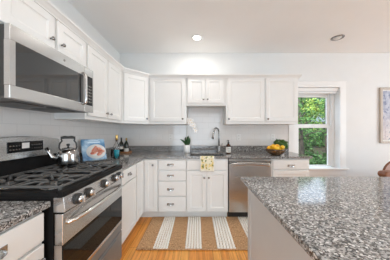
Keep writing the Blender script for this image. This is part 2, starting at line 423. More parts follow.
# drawers
c = thing('drawer_cabinet', 'white base cabinet with a stack of four drawers and chrome cup pulls', 'cabinet', (-.556, FY, 0))
base_body(c, .404, .60)
for z0, z1, zp in ((.728, .86, .79), (.568, .708, .634), (.352, .552, .44), (.128, .336, .227)): add_drawer(c, .008, .402-.002, z0, z1, (.178, zp))
# sink base
c = thing('sink_cabinet', 'white sink base cabinet with two doors under a tea towel', 'cabinet', (-.150, FY, 0))
base_body(c, .594, .60, hollow=True); add_drawer(c, .006, .588, .722, .86, name='false_front')
add_door(c, .006, .285, .128, .706, (.253, .612)); add_door(c, .290, .588, .128, .706, (.318, .612))
# right end base
c = thing('base_cabinet', 'white end base cabinet right of the dishwasher, below the fruit bowl', 'cabinet', (1.066, FY, 0))
base_body(c, .545, .60); add_drawer(c, .018, .535, .728, .868, (.275, .776)); add_door(c, .018, .535, .128, .712)

# uppers
UY, UX = YB-.305, XL+.305
UZ0, UZ1 = 1.388, 2.14
def upper(name, label, loc, rot, w, z0, doors, depth=.296, rail=True):
    c = thing(name, label, 'cabinet', (loc[0], loc[1], 0), rot)
    obj('body', B((0, w, 0, depth, z0, UZ1), bev=.0015), M['cab'], c)
    for d in doors: add_door(c, *d)
    return c
upper('wall_cabinet', 'short white wall cabinet with two doors above the microwave', (UX, .925), L90, .750, 1.852, [(.012, .372, 1.868, 2.118, (.335, 1.942)), (.402, .738, 1.868, 2.118, (.438, 1.942))])
upper('wall_cabinet', 'tall white two-door wall cabinet on the left wall right of the microwave', (UX, 1.678), L90, .818, UZ0, [(.022, .388, 1.424, 2.118, (.355, 1.478)), (.408, .765, 1.424, 2.118, (.445, 1.478))])
c = thing('corner_wall_cabinet', 'white wall cabinet set diagonally across the corner', 'cabinet', (XL, YB, 0))
bm = bmesh.new(); prism(bm, [(.009, -.61), (.305, -.61), (.61, -.305), (.61, -.009), (.009, -.009)], UZ0, UZ1, 'z'); obj('body', bm, M['cab'], c)
dl = .305*math.sqrt(2)
d = obj('door', shaker_mesh(dl-.05, .694), M['cab'], c, (.4575, -.4575, 1.424), (0, 0, PI/4)); obj('knob', KNOB, None, d, ((dl-.05)/2-.028, -.02, .045))
upper('wall_cabinet', 'white wall cabinet between the diagonal corner cabinet and the orchid', (-.774, UY), 0, .604, UZ0, [(.030, .582, 1.428, 2.122, (.545, 1.468))])
upper('wall_cabinet', 'short white two-door wall cabinet above the sink', (-.169, UY), 0, .636, 1.684, [(.020, .303, 1.724, 2.122, (.273, 1.78)), (.308, .590, 1.724, 2.122, (.338, 1.78))])
upper('wall_cabinet', 'wide white wall cabinet above the dishwasher, right of the faucet', (.468, UY), 0, .625, UZ0, [(.022, .608, 1.428, 2.122, (.040, 1.468))])
upper('wall_cabinet', 'white wall cabinet nearest the window, above the fruit bowl', (1.094, UY), 0, .535, UZ0, [(.012, .520, 1.428, 2.122, (.038, 1.468))])
# crown moulding swept along the tops
path = [(XL+.001, .925), (UX, .925), (UX, FY-.003), (FX, UY), (1.629, UY), (1.629, YB-.001)]
path = [Vector(p) for p in path]
prof = [(.0012, 2.125), (.014, 2.125), (.016, 2.135), (.020, 2.140), (.036, 2.160), (.046, 2.168), (.046, 2.186), (.0012, 2.186)]
bm = bmesh.new(); rows = []
for i, p in enumerate(path):
    ns = []
    if i > 0: e = (p-path[i-1]).normalized(); ns.append(Vector((e.y, -e.x)))
    if i < len(path)-1: e = (path[i+1]-p).normalized(); ns.append(Vector((e.y, -e.x)))
    if len(ns) == 2: nn = (ns[0]+ns[1]).normalized(); k = 1/nn.dot(ns[0])
    else: nn = ns[0]; k = 1
    rows.append([bm.verts.new((p.x+nn.x*k*a, p.y+nn.y*k*a, z)) for a, z in prof])
for a, b in zip(rows, rows[1:]):
    for j in range(len(prof)): bm.faces.new((a[j], a[(j+1) % len(prof)], b[(j+1) % len(prof)], b[j]))
bm.faces.new(rows[0]); bm.faces.new(rows[-1][::-1]); bmesh.ops.recalc_face_normals(bm, faces=bm.faces)
tag(obj('crown_molding', bm, M['cab']), 'white crown molding running along the tops of the wall cabinets', 'molding')

# ------------------------------------------------------------------ worktops, sink
CZ = .914
SX0, SX1, SY0, SY1 = -.10, .40, 2.535, 2.86
bm = bmesh.new()
xs = [XL+.001, FX+.03, SX0, SX1, 1.632]; ys = [1.613, YB-.655, SY0, SY1, YB-.001]
slab(bm, xs, ys, lambda i, j: (j == 0 and i == 0) or (j > 0 and not (i == 2 and j == 2)), CT, CZ)
ct = obj('countertop', bm, M['granite']); tag(ct, 'speckled grey granite L-shaped countertop along the back wall around the sink', 'countertop')
bs = B((XL+.022, 1.628, YB-.022, YB-.0088, CZ, 1.014), bev=.001); box(bs, XL+.0088, XL+.0215, 1.615, YB-.0088, CZ, 1.014, bev=.001)
obj('backsplash', bs, M['granite'], ct)
bm = bmesh.new(); slab(bm, [XL+.001, FX+.03], [.395, .889], lambda i, j: True, CT, CZ)
ct = obj('countertop', bm, M['granite']); tag(ct, 'short piece of grey granite countertop left of the range', 'countertop')
obj('backsplash', B((XL+.0088, XL+.0215, .40, .885, CZ, 1.014), bev=.001), M['granite'], ct)
s = thing('sink', 'dark undermount sink sunk into the back countertop below the faucet', 'sink', ((SX0+SX1)/2, (SY0+SY1)/2, .70))
hw, hd = (SX1-SX0)/2+.006, (SY1-SY0)/2+.006; zt = CT-.70-.001
obj('basin', B((-hw, hw, -hd, hd, 0, .008), (-hw, -hw+.008, -hd, hd, .008, zt), (hw-.008, hw, -hd, hd, .008, zt), (-hw+.008, hw-.008, -hd, -hd+.008, .008, zt), (-hw+.008, hw-.008, hd-.008, hd, .008, zt)), M['steelin'], s)
bm = bmesh.new(); lathe(bm, [(.045, .0085), (.045, .011), (.03, .0105), (0, .0095)], 20); obj('drain', bm, M['chrome'], s)

# ------------------------------------------------------------------ island
isl = thing('kitchen_island', 'large island with speckled grey granite top in the right foreground', 'island', (1.10, .45, 0))
bm = bmesh.new(); slab(bm, [-.757, .85], [-1.15, .915], lambda i, j: True, CT+.002, CZ); obj('countertop', bm, M['granite'], isl)
obj('body', B((-.712, .78, -1.08, .865, .10, CT+.001), bev=.002), M['islepaint'], isl)
obj('toe_kick', B((-.66, .72, -1.02, .81, .001, .10)), M['islepaint'], isl)
obj('end_post', B((-.716, -.655, .805, .869, .10, CT-.001), bev=.002), M['islepaint'], isl)

# ------------------------------------------------------------------ dishwasher
dw = thing('dishwasher', 'stainless steel dishwasher between the sink and the end cabinet', 'dishwasher', (.452, FY, 0))
obj('body', B((0, .608, .004, .58, .11, CT-.004)), M['blackmatte'], dw)
dr = obj('door', B((.004, .604, -.026, .003, .118, .800), bev=.004), M['steel_v'], dw)
obj('control_strip', B((.004, .604, -.020, .003, .846, .872), bev=.003), M['steel_v'], dw)
obj('handle_recess', B((.006, .602, -.010, .003, .801, .845)), M['nickel'], dw)
bm = bmesh.new(); N = 24
poly = [(.03+.548*i/N, .836-.016*(2*i/N-1)**2) for i in range(N+1)] + [(.03+.548*i/N, .790-.020*(2*i/N-1)**2) for i in range(N, -1, -1)]
prism(bm, poly, -.056, -.028, 'y', .010); obj('handle', bm, M['steel'], dr)
for x in (.05, .528): obj('handle_mount', B((x, x+.03, -.031, -.025, .775, .795)), M['steel'], dr)
obj('toe_kick', B((.004, .604, .06, .10, .002, .109)), M['blackmatte'], dw)

# ------------------------------------------------------------------ gas range
RW = .712
rg = thing('gas_range', 'stainless steel gas range with black cooktop on the left wall', 'range', (-.690, .893, 0), L90)
RD = .686   # depth to the wall
obj('body', B((0.002, RW-.002, .05, RD-.004, .03, .925)), M['blacksteel'], rg)
for x in (.05, RW-.05):
    for y in (.10, RD-.06):
        bm = bmesh.new(); lathe(bm, [(.018, .001), (.018, .006), (.01, .008), (.01, .032)], 12, (x, y, 0)); obj('foot', bm, M['blackmatte'], rg)
# cooktop with a raised rim
bm = bmesh.new(); zc = .938
box(bm, 0, RW, .004, RD-.10, .926, zc, bev=.002); box(bm, 0, RW, -.004, .030, .930, .962, bev=.006, seg=3)
box(bm, 0, .018, .03, RD-.10, .934, .956, bev=.004); box(bm, RW-.018, RW, .03, RD-.10, .934, .956, bev=.004)
obj('cooktop', bm, M['blacksteel'], rg)
# burners
for bx, by, r in ((.145, .165, .045), (.145, .425, .038), (.356, .295, .05), (.567, .165, .048), (.567, .425, .036)):
    bm = bmesh.new(); lathe(bm, [(r+.022, zc), (r+.018, zc+.006), (r, zc+.010), (r-.006, zc+.017), (0, zc+.018)], 24, (bx, by, 0)); bo = obj('burner', bm, M['nickel'], rg)
    bm = bmesh.new(); lathe(bm, [(r-.004, zc+.0175), (r-.002, zc+.022), (r-.008, zc+.027), (0, zc+.028)], 24, (bx, by, 0)); obj('burner_cap', bm, M['iron'], bo)
# grates: left, middle, right
def grate(x0, x1, cs):
    bm = bmesh.new(); y0, y1 = .036, .556; zt = .980; h = .013; t = .006
    for yy in (y0, y1): box(bm, x0, x1, yy-t, yy+t, zt-h, zt, bev=.003)
    for xx in (x0, x1): box(bm, xx-t, xx+t, y0, y1, zt-h, zt, bev=.003)
    ym = (y0+y1)/2
    if len(cs) == 2: box(bm, x0, x1, ym-t, ym+t, zt-h, zt, bev=.003)
    for cx, cy in cs:
        hx, hy = (x1-x0)/2, (.13 if len(cs) == 2 else .26)
        for a in (0, PI/2, PI, 3*PI/2):
            dx, dy = math.cos(a), math.sin(a)
            L = hx if abs(dx) > .5 else hy
            pts = []
            for q in range(6):
                s = q/5; rr = L + (.030-L)*s
                pts.append((cx+dx*rr, cy+dy*rr, zt-.008+.010*math.sin(PI*min(1, s*1.05))))
            tube(bm, pts, .0075, 8)
        for a in (PI/4, 3*PI/4, 5*PI/4, 7*PI/4):
            dx, dy = math.cos(a), math.sin(a)
            tube(bm, [(cx+dx*hx*1.30, cy+dy*hx*1.25, zt-.006), (cx+dx*.085, cy+dy*.085, zt+.003), (cx+dx*.048, cy+dy*.048, zt-.004)], .0055, 8)
    for xx in (x0, x1):
        for yy in (y0, y1): box(bm, xx-t, xx+t, yy-t, yy+t, .934, zt-h)
    obj('grate', bm, M['iron'], rg)
grate(.030, .260, [(.145, .165), (.145, .425)]); grate(.274, .438, [(.356, .295)]); grate(.452, .682, [(.567, .165), (.567, .425)])
# control panel leaning back slightly
bm = bmesh.new(); prism(bm, [(-.002, .928), (-.012, .856), (-.008, .850), (.05, .850), (.05, .928)], .003, RW-.003, 'x', .0015)
cp = obj('control_panel', bm, M['steel'], rg)
for kx in (.100, .200, .385, .540, .625):
    k = bmesh.new(); R_ = Matrix.Rotation(PI/2, 4, 'X')
    lathe(k, [(.030, -.004), (.030, .012), (.025, .015)], 24, (kx, -.009, .886), R_)
    kb = obj('knob', k, M['blackmatte'], rg)
    k = bmesh.new(); lathe(k, [(.021, .008), (.020, .026), (.017, .031), (0, .032)], 24, (kx, -.009, .886), R_)
    box(k, kx-.005, kx+.005, -.052, -.030, .866, .906, bev=.002)
    obj('knob_grip', k, M['steel'], kb)
# oven door
dz0, dz1 = .372, .842
bm = bmesh.new(); box(bm, .003, RW-.003, 0.0, .045, .680, dz1, bev=.004); box(bm, .003, RW-.003, .006, .045, dz0+.09, .68); od = obj('oven_door', bm, M['steel'], rg)
obj('bottom_trim', B((.003, RW-.003, 0.0, .045, .435, .462), bev=.004), M['steel'], od); obj('lower_panel', B((.003, RW-.003, 0.002, .045, dz0, .434), bev=.003), M['drawersteel'], od)
obj('oven_window', B((.004, RW-.004, .0005, .0055, .463, .679), bev=.001), M['blackglass'], od)
bm = bmesh.new(); pts = []; N = 20
for i in range(N+1):
    s = i/N; b_ = math.sin(PI*s)**.5 if 0 < s < 1 else 0
    pts.append((.035+(RW-.07)*s, .004-.052*min(1, b_*1.05), .785+.012*math.sin(PI*s)))
tube(bm, pts, .015, 12, .75); obj('handle', bm, M['chrome'], od)
# drawer
dw2 = obj('storage_drawer', B((.003, RW-.003, 0.002, .048, .112, .362), bev=.004), M['drawersteel'], rg)
obj('pull_lip', B((.12, RW-.12, -.006, .004, .335, .350), bev=.003), M['drawersteel'], dw2)
obj('kick_plate', B((.01, RW-.01, .03, .049, .030, .108)), M['blacksteel'], rg)
# backguard
bm = bmesh.new(); box(bm, .004, RW-.004, RD-.098, RD-.010, .926, 1.070, bev=.003); obj('vent_riser', bm, M['blacksteel'], rg)
N = 24
poly = [(.004, 1.071), (RW-.004, 1.071)] + [(RW-.004-(RW-.008)*i/N, 1.200+.034*(1-(2*i/N-1)**2)) for i in range(N+1)]
bm = bmesh.new(); prism(bm, poly, RD-.115, RD-.012, 'y', .006); bgd = obj('backguard', bm, M['steel'], rg)
obj('display', B((.262, .530, RD-.118, RD-.1145, 1.120, 1.196), bev=.001), M['blackglass'], bgd)
obj('pale_reflection', B((.358, .412, RD-.1195, RD-.1178, 1.146, 1.186)), M['lampoff'], bgd)  # pale block standing in for a reflection on the black display glass
mk = B((0, .011, -.0006, .0006, 0, .007)); mkm = bpy.data.meshes.new('button_mark'); mk.to_mesh(mkm); mk.free(); mkm.materials.append(M['nickel'])
for i in range(4):
    for j in range(2): obj('button', mkm, None, bgd, (.274+i*.020, RD-.1182, 1.138+j*.026))
for i in range(5):
    for j in range(2): obj('button', mkm, None, bgd, (.430+i*.019, RD-.1182, 1.138+j*.026))

# ------------------------------------------------------------------ microwave
MW = .732
mw = thing('microwave', 'stainless steel over-the-range microwave with black glass door', 'microwave', (-.975, .905, 1.443), L90)
MH = .392
obj('body', B((.004, MW-.004, .030, .400, .012, MH-.002), bev=.002), M['blackmatte'], mw)
un = obj('underside', B((0.006, MW-.006, .032, .398, .001, .0115)), M['greyunder'], mw)
for x in (.12, .43): obj('vent_filter', B((x, x+.20, .10, .30, -.003, .001), bev=.001), M['blackmatte'], un)
obj('lamp_cover', B((.335, .405, .05, .10, -.004, .001), bev=.001), M['slot'], un)
# door: frame with recessed window
dx1 = .605
bm = bmesh.new(); box(bm, 0, dx1, 0, .030, .307, MH, bev=.003); box(bm, 0, dx1, 0, .030, 0, .070, bev=.003)
box(bm, 0, .030, 0, .030, .070, .307); box(bm, dx1-.012, dx1, 0, .030, .070, .307); box(bm, .03, dx1-.012, .012, .030, .07, .307)
md = obj('door', bm, M['steel'], mw)
obj('window', B((.030, dx1-.012, .001, .0118, .070, .307)), M['microglass'], md)
bm = bmesh.new(); box(bm, .548, .552, -.001, .001, .10, .28); bm2 = bmesh.new()
pts = [(.583, .002, .060)] + [(.583, -.026, .075+.235*i/8) for i in range(9)] + [(.583, .002, .325)]
bm.free(); tube(bm2, pts, .011, 10); obj('handle', bm2, M['steel'], md)
k = bmesh.new(); lathe(k, [(.009, 0), (.009, .0015), (.0075, .002), (.0065, .0012), (0, .0012)], 20, (.375, .0005, .348), Matrix.Rotation(PI/2, 4, 'X')); obj('emblem', k, M['nickel'], md)
cpn = obj('control_panel', B((dx1+.002, MW, 0, .030, 0, MH), bev=.003), M['steel'], mw)
obj('keypad', B((dx1+.022, MW-.014, -.0015, .001, .06, .32), bev=.001), M['blackglass'], cpn)
bm = bmesh.new()
for i in range(3):
    for j in range(6): box(bm, dx1+.032+i*.024, dx1+.046+i*.024, -.0022, -.0012, .085+j*.028, .097+j*.028)
obj('keys', bm, M['nickel'], cpn)

# ------------------------------------------------------------------ kettle
kt = thing('tea_kettle', 'stainless steel tea kettle with black handle on the range', 'kettle', (-1.085, 1.465, .9895))
KM = mat('kettle_steel', (.38, .375, .365), .16, 1)
bm = bmesh.new(); lathe(bm, [(.070, 0), (.077, .004), (.079, .02), (.078, .088), (.072, .112), (.058, .126), (.040, .132), (0, .133)], 32); obj('body', bm, KM, kt)
bm = bmesh.new(); lathe(bm, [(.046, .131), (.044, .138), (.025, .145), (0, .147)], 24); ld = obj('lid', bm, KM, kt)
bm = bmesh.new(); lathe(bm, [(.007, .146), (.006, .154), (.012, .160), (.013, .170), (.009, .176), (0, .177)], 16); obj('lid_knob', bm, M['blackmatte'], ld)
sx, sy = -.80, -.60
bm = bmesh.new(); tube(bm, [(sx*.070, sy*.070, .055), (sx*.104, sy*.104, .072), (sx*.120, sy*.120, .105), (sx*.140, sy*.140, .150)], [.024, .020, .015, .012], 12); obj('spout', bm, KM, kt)
hx, hy = .80, .60
for sg in (-1, 1):
    bm = bmesh.new(); tube(bm, [(sg*.050*hx, sg*.050*hy, .118), (sg*.060*hx, sg*.060*hy, .145), (sg*.056*hx, sg*.056*hy, .178), (sg*.042*hx, sg*.042*hy, .200), (sg*.046*hx, sg*.046*hy, .216), (sg*.038*hx, sg*.038*hy, .226)], .0065, 8)
    hd_ = obj('handle_post', bm, M['blackmatte'], kt)
bm = bmesh.new(); tube(bm, [(-.050*hx, -.050*hy, .226), (-.022*hx, -.022*hy, .230), (0, 0, .228), (.022*hx, .022*hy, .230), (.050*hx, .050*hy, .226)], [.010, .013, .011, .013, .010], 10); obj('handle_grip', bm, M['blackmatte'], kt)

# ------------------------------------------------------------------ cookbook on a stand
def local_frame(loc, yaw): return Matrix.Translation(loc) @ Matrix.Rotation(yaw, 4, 'Z')
st = thing('cookbook_stand', 'clear acrylic cookbook stand on the countertop by the range', 'stand', (-1.203, 2.045, CZ+.001), math.radians(45))
tl = Matrix.Rotation(math.radians(-25), 4, 'X')
obj('back_plate', B((-.10, .10, 0, .004, .012, .17)), M['acrylic'], st).rotation_euler = (math.radians(-25), 0, 0)
obj('ledge', B((-.15, .15, -.055, .004, 0, .006), (-.15, .15, -.055, -.050, .006, .026)), M['acrylic'], st)
obj('rear_leg', B((-.05, .05, 0.01, .085, 0, .005), (-.05, .05, .080, .085, .005, .11)), M['acrylic'], st)
bk = thing('cookbook', 'blue cookbook with a plate of pink food on its cover', 'book', st.matrix_basis @ Vector((0, -.010, .010)), math.radians(45))
rx = (math.radians(-25), 0, 0)
BW, BH = .245, .262
blu = mat('blue_book_cover', rough=.3); n = noise(blu, coords(blu), 9, 3); base(blu, ramp(blu, n, [(.35, (.05, .15, .30)), (.5, (.15, .32, .52)), (.68, (.50, .66, .78))]))
bm = bmesh.new(); box(bm, -BW/2, BW/2, -.030, -.027, 0, BH, bev=.0008); box(bm, -BW/2, BW/2, -.004, -.001, 0, BH, bev=.0008); box(bm, -BW/2, -BW/2+.003, -.027, -.004, 0, BH)
cv = obj('cover', bm, blu, bk, None, rx)
obj('pages', B((-BW/2+.003, BW/2-.004, -.0268, -.0042, .004, BH-.004)), M['label'], bk, None, rx)
bm = bmesh.new(); lathe(bm, [(.001, 0), (1, 0), (1, .0006), (.001, .0006)], 32); bm.transform(Matrix.Translation((.020, -.0301, .105)) @ Matrix.Rotation(PI/2, 4, 'X') @ Matrix.Diagonal((.104, .090, 1, 1))); obj('plate_picture', bm, M['ceramic'], cv)
pk = mat('salmon_pink_print', rough=.4); n = noise(pk, coords(pk), 55, 2); base(pk, ramp(pk, n, [(.4, (.74, .20, .12)), (.6, (.85, .44, .33))]))
bm = bmesh.new()
for i in range(6):
    a = math.radians(-50+i*50); ox, oz = .040*math.cos(a), .032*math.sin(a)
    lathe(bm, [(0, 0), (1, 0), (1, .0005), (0, .0005)], 16, mtx=Matrix.Translation((.030+ox, -.0309, .103+oz)) @ Matrix.Rotation(a*.8, 4, 'Y') @ Matrix.Rotation(PI/2, 4, 'X') @ Matrix.Diagonal((.040, .022, 1, 1)))
obj('food_picture', bm, pk, cv)
obj('title_block', B((-.06, .07, -.0306, -.0300, .212, .228), (-.045, .055, -.0306, -.0300, .236, .246)), mat('pale_blue_print', (.62, .76, .86), .4), cv)

# ------------------------------------------------------------------ bottles by the corner
bl = thing('liquor_bottle', 'clear bottle of turquoise blue liquid with a gold top', 'bottle', (-1.032, 2.235, CZ+.001))
bm = bmesh.new(); lathe(bm, [(0, 0), (.036, .001), (.038, .006), (.038, .15), (.034, .178), (.016, .205), (.0125, .215), (.0125, .268), (.0105, .268), (.0105, .216), (.014, .203), (.031, .177), (.035, .150), (.035, .006), (0, .005)], 24, closed=True); obj('glass', bm, M['clear'], bl)
bm = bmesh.new(); lathe(bm, [(0, .0055), (.0345, .0065), (.0345, .118), (0, .118)], 24); obj('liquid', bm, M['blueliq'], bl)
bm = bmesh.new(); lathe(bm, [(.0135, .245), (.015, .247), (.015, .305), (.0135, .308), (0, .308)], 16); obj('cap', bm, M['gold'], bl)
ty = thing('serving_tray', 'small wooden tray in the corner under two dark bottles', 'tray', (-1.225, 2.885, CZ+.001))
obj('tray_base', B((-.125, .125, -.065, .065, 0, .010), bev=.002), M['wood'], ty)
obj('rim', B((-.125, .125, -.065, -.057, .010, .026), (-.125, .125, .057, .065, .010, .026), (-.125, -.117, -.057, .057, .010, .026), (.117, .125, -.057, .057, .010, .026), bev=.0015), M['wood'], ty)
def bottle(name, lab, loc, sc, m, cap, lz):
    b = thing(name, lab, 'bottle', loc)
    r = .034*sc
    bm = bmesh.new(); lathe(bm, [(0, 0), (r*.95, .001), (r, .006), (r, .120*sc), (r*.8, .140*sc), (.013, .165*sc), (.0115, .172*sc), (.0115, .215*sc), (0, .215*sc)], 20); obj('glass', bm, m, b)
    bm = bmesh.new(); lathe(bm, [(.0125, .175*sc), (.0125, .219*sc), (0, .219*sc)], 16); obj('foil', bm, cap, b)
    bm = bmesh.new(); lathe(bm, [(r+.0004, lz[0]), (r+.0004, lz[1])], 20, closed=True); obj('paper_label', bm, M['label'], b)
    return b
bottle('wine_bottle', 'dark bottle with black top, left one on the wooden tray', (-1.255, 2.885, CZ+.012), 1.10, M['wineglass'], M['blackmatte'], (.055, .095))
bottle('wine_bottle', 'dark bottle with gold top, right one on the wooden tray', (-1.172, 2.885, CZ+.012), 1.08, M['wineglass'], M['gold'], (.012, .065))
tb = thing('glass_tumbler', 'clear glass tumbler behind the turquoise bottle', 'glass', (-1.13, 2.36, CZ+.001))
bm = bmesh.new(); lathe(bm, [(0, 0), (.036, .001), (.042, .11), (.040, .11), (.034, .006), (0, .006)], 24, closed=True); obj('bowl', bm, M['clear'], tb)

# ------------------------------------------------------------------ orchid
oc = thing('potted_orchid', 'white orchid in a white pot left of the sink', 'plant', (-.166, 2.90, CZ+.001))
bm = bmesh.new(); lathe(bm, [(0, 0), (.048, .001), (.051, .006), (.056, .128), (.052, .130), (.050, .112), (0, .110)], 28, closed=True); obj('pot', bm, M['ceramic'], oc)
bm = bmesh.new(); lathe(bm, [(0, .1105), (.049, .1115), (.03, .118), (0, .119)], 20); obj('soil', bm, M['stem'], oc)
def strap(bm, p0, p1, p2, wmax, n=8):
    """leaf along a quadratic curve"""
    p0, p1, p2 = map(Vector, (p0, p1, p2)); rows = []
    for i in range(n+1):
        t = i/n; p = p0*(1-t)**2+p1*2*t*(1-t)+p2*t*t; d = (p1-p0)*(1-t)+(p2-p1)*t
        s = d.cross(Vector((0, 1, 0.2)).cross(d)) if False else d.cross(Vector((.15, 1, .1))).normalized()
        wd = wmax*(math.sin(PI*min(1, .12+.88*t))**.6 if t < 1 else .02)
        nrm = s.cross(d).normalized()
        rows.append([bm.verts.new(p-s*wd), bm.verts.new(p+nrm*wd*.25), bm.verts.new(p+s*wd)])
    for a, b in zip(rows, rows[1:]):
        for k in range(2):
            f = bm.faces.new((a[k], a[k+1], b[k+1], b[k])); f.smooth = True
for a in (((-.01, 0, .115), (-.03, -.01, .19), (-.115, -.02, .225), .019), ((0, 0, .115), (.01, 0, .20), (.022, -.02, .290), .022), ((.012, 0, .115), (.05, -.01, .17), (.045, -.01, .255), .017), ((-.008, -.01, .115), (-.02, -.03, .18), (-.045, -.05, .20), .016), ((0, .01, .115), (-.03, .02, .20), (-.03, .03, .265), .017)):
    bm = bmesh.new(); strap(bm, *a); o = obj('leaf', bm, M['leaf'], oc); md_ = o.modifiers.new('thick', 'SOLIDIFY'); md_.thickness = .002
stem = [(0, .005, .115), (-.008, .008, .25), (-.006, .008, .38), (.004, .0, .50), (.035, -.01, .545), (.08, -.02, .52), (.125, -.03, .43), (.14, -.035, .36)]
bm = bmesh.new(); tube(bm, stem, .003, 6); obj('flower_stem', bm, M['stem'], oc)
fl = [(.030, -.02, .545, .040), (.062, -.03, .535, .042), (.040, -.03, .500, .040), (.085, -.035, .500, .042), (.075, -.035, .462, .040), (.110, -.04, .452, .042), (.128, -.045, .405, .040), (.140, -.045, .365, .034)]
for i, (x, y, z, r) in enumerate(fl):
    r *= 1.05
    bm = bmesh.new(); ph = random.uniform(0, 1); R_ = Matrix.Translation((x, y, z)) @ Matrix.Rotation(random.uniform(-.5, .5), 4, 'Z') @ Matrix.Rotation(random.uniform(-.3, .3), 4, 'X')
    for k in range(5):
        a = ph+2*PI*k/5; wide = .62 if k % 2 else .42
        ball(bm, (0, 0, 0), 1, seg=10, mtx=R_ @ Matrix.Rotation(a, 4, 'Y') @ Matrix.Translation((0, -.002*k, r*.52)) @ Matrix.Rotation(.25, 4, 'X') @ Matrix.Diagonal((r*wide*.75, .003, r*.52, 1)))
    f = obj('blossom', bm, M['petal'], oc)
    bm = bmesh.new(); ball(bm, (0, 0, 0), .006, seg=8, mtx=R_ @ Matrix.Translation((0, -.012, 0))); obj('flower_centre', bm, M['petal_eye'], f)

# ------------------------------------------------------------------ faucet
fc = thing('kitchen_faucet', 'stainless gooseneck pull-down faucet behind the sink', 'faucet', (.372, 2.955, CZ+.001), math.radians(50))
bm = bmesh.new(); lathe(bm, [(.030, 0), (.030, .006), (.024, .012), (.021, .03), (.021, .105), (.016, .115), (0, .116)], 24); obj('base', bm, M['nickel'], fc)
bm = bmesh.new(); pts = [(0, 0, .10), (0, 0, .25), (0, 0, .335)]
for i in range(1, 13):
    a = PI*i/12*.94; pts.append((-.075*(1-math.cos(a)), 0, .335+.075*math.sin(a)))
tube(bm, pts, .0125, 12); nk = obj('neck', bm, M['nickel'], fc)
bm = bmesh.new(); e = Vector(pts[-1]); dd = (Vector(pts[-1])-Vector(pts[-2])).normalized()
tube(bm, [e, e+dd*.02, e+dd*.075, e+dd*.12], [.0135, .016, .018, .0195], 14); obj('spray_head', bm, M['nickel'], nk)
bm = bmesh.new(); tube(bm, [(.018, 0, .075), (.045, -.01, .08), (.062, -.02, .115), (.068, -.022, .15)], [.010, .008, .006, .005], 10); obj('lever', bm, M['nickel'], fc)

# ------------------------------------------------------------------ soap bottle
sb = thing('soap_bottle', 'brown pump soap bottle with white label right of the faucet', 'bottle', (.505, 2.80, CZ+.001))
bm = bmesh.new(); lathe(bm, [(0, 0), (.036, .001), (.038, .006), (.038, .122), (.034, .137), (.018, .150), (.014, .153), (.014, .165), (0, .165)], 28); obj('bottle_body', bm, M['brownglass'], sb)
bm = bmesh.new(); lathe(bm, [(.0386, .018), (.0386, .105)], 28, closed=True); lb = obj('paper_label', bm, M['label'], sb)
bm = bmesh.new()
for z, a0 in ((.082, .55), (.070, .42), (.045, .5), (.035, .35)):
    for k in range(6):
        a = -PI/2-a0+2*a0*k/6; b_ = a+2*a0/6
        v4 = [bm.verts.new((.0389*math.cos(t), .0389*math.sin(t), zz)) for t, zz in ((a, z), (b_, z), (b_, z+.005), (a, z+.005))]; bm.faces.new(v4)
obj('label_text', bm, M['labelink'], lb)
bm = bmesh.new(); lathe(bm, [(.016, .160), (.016, .182), (.006, .184), (.006, .200), (.012, .202), (.012, .212), (0, .214)], 20); tube(bm, [(0, 0, .207), (-.02, -.022, .207), (-.030, -.032, .199)], .005, 8); obj('pump', bm, M['blackmatte'], sb)

# ------------------------------------------------------------------ fruit bowl
fb = thing('fruit_bowl', 'smoky brown glass bowl holding oranges and lemons on the right counter', 'bowl', (1.175, 2.60, CZ+.001))
bm = bmesh.new(); lathe(bm, [(0, .001), (.055, 0), (.062, .004), (.107, .030), (.137, .063), (.150, .096), (.147, .098), (.132, .065), (.102, .035), (.058, .010), (0, .008)], 36, closed=True); obj('bowl', bm, M['amberglass'], fb)
FR = [(-.045, -.045, .070, 1), (.045, -.050, .070, 0), (.0, .045, .066, 1), (.085, -.005, .095, 0), (-.088, .012, .098, 1), (-.015, -.078, .105, 0), (.060, .060, .105, 1), (.020, -.005, .125, 1), (-.050, .050, .112, 0), (-.062, -.058, .128, 1), (.072, -.062, .122, 0)]
nf = [0, 0]
place = ['at the front left', 'at the front right', 'buried at the back', 'low at the right side', 'at the left rim', 'front centre by the rim', 'at the right back rim', 'on top of the heap', 'at the left back', 'upper front left', 'upper front right']
for i, (x, y, z, k) in enumerate(FR):
    bm = bmesh.new(); R_ = Matrix.Rotation(random.uniform(0, 3), 4, 'Z') @ Matrix.Rotation(random.uniform(-.5, .5), 4, 'Y')
    if k: ball(bm, (0, 0, 0), .039, (1, 1, .95), 18)
    else: lathe(bm, [(0, -.045), (.006, -.043), (.012, -.037), (.024, -.025), (.030, 0), (.024, .025), (.012, .036), (.006, .042), (0, .043)], 18, mtx=R_ @ Matrix.Rotation(PI/2, 4, 'Y'))
    o = obj('orange' if k else 'lemon', bm, M['orange' if k else 'lemon'], None, (1.175+x, 2.60+y, CZ+.003+z))
    tag(o, ('round orange %s of the fruit bowl' if k else 'yellow lemon %s of the fruit bowl') % place[i], 'fruit', 'oranges in the fruit bowl' if k else 'lemons in the fruit bowl')
    bm = bmesh.new(); ball(bm, (0, 0, .034 if k else .029), .003, seg=8); obj('stem_scar', bm, M['herb'], o)

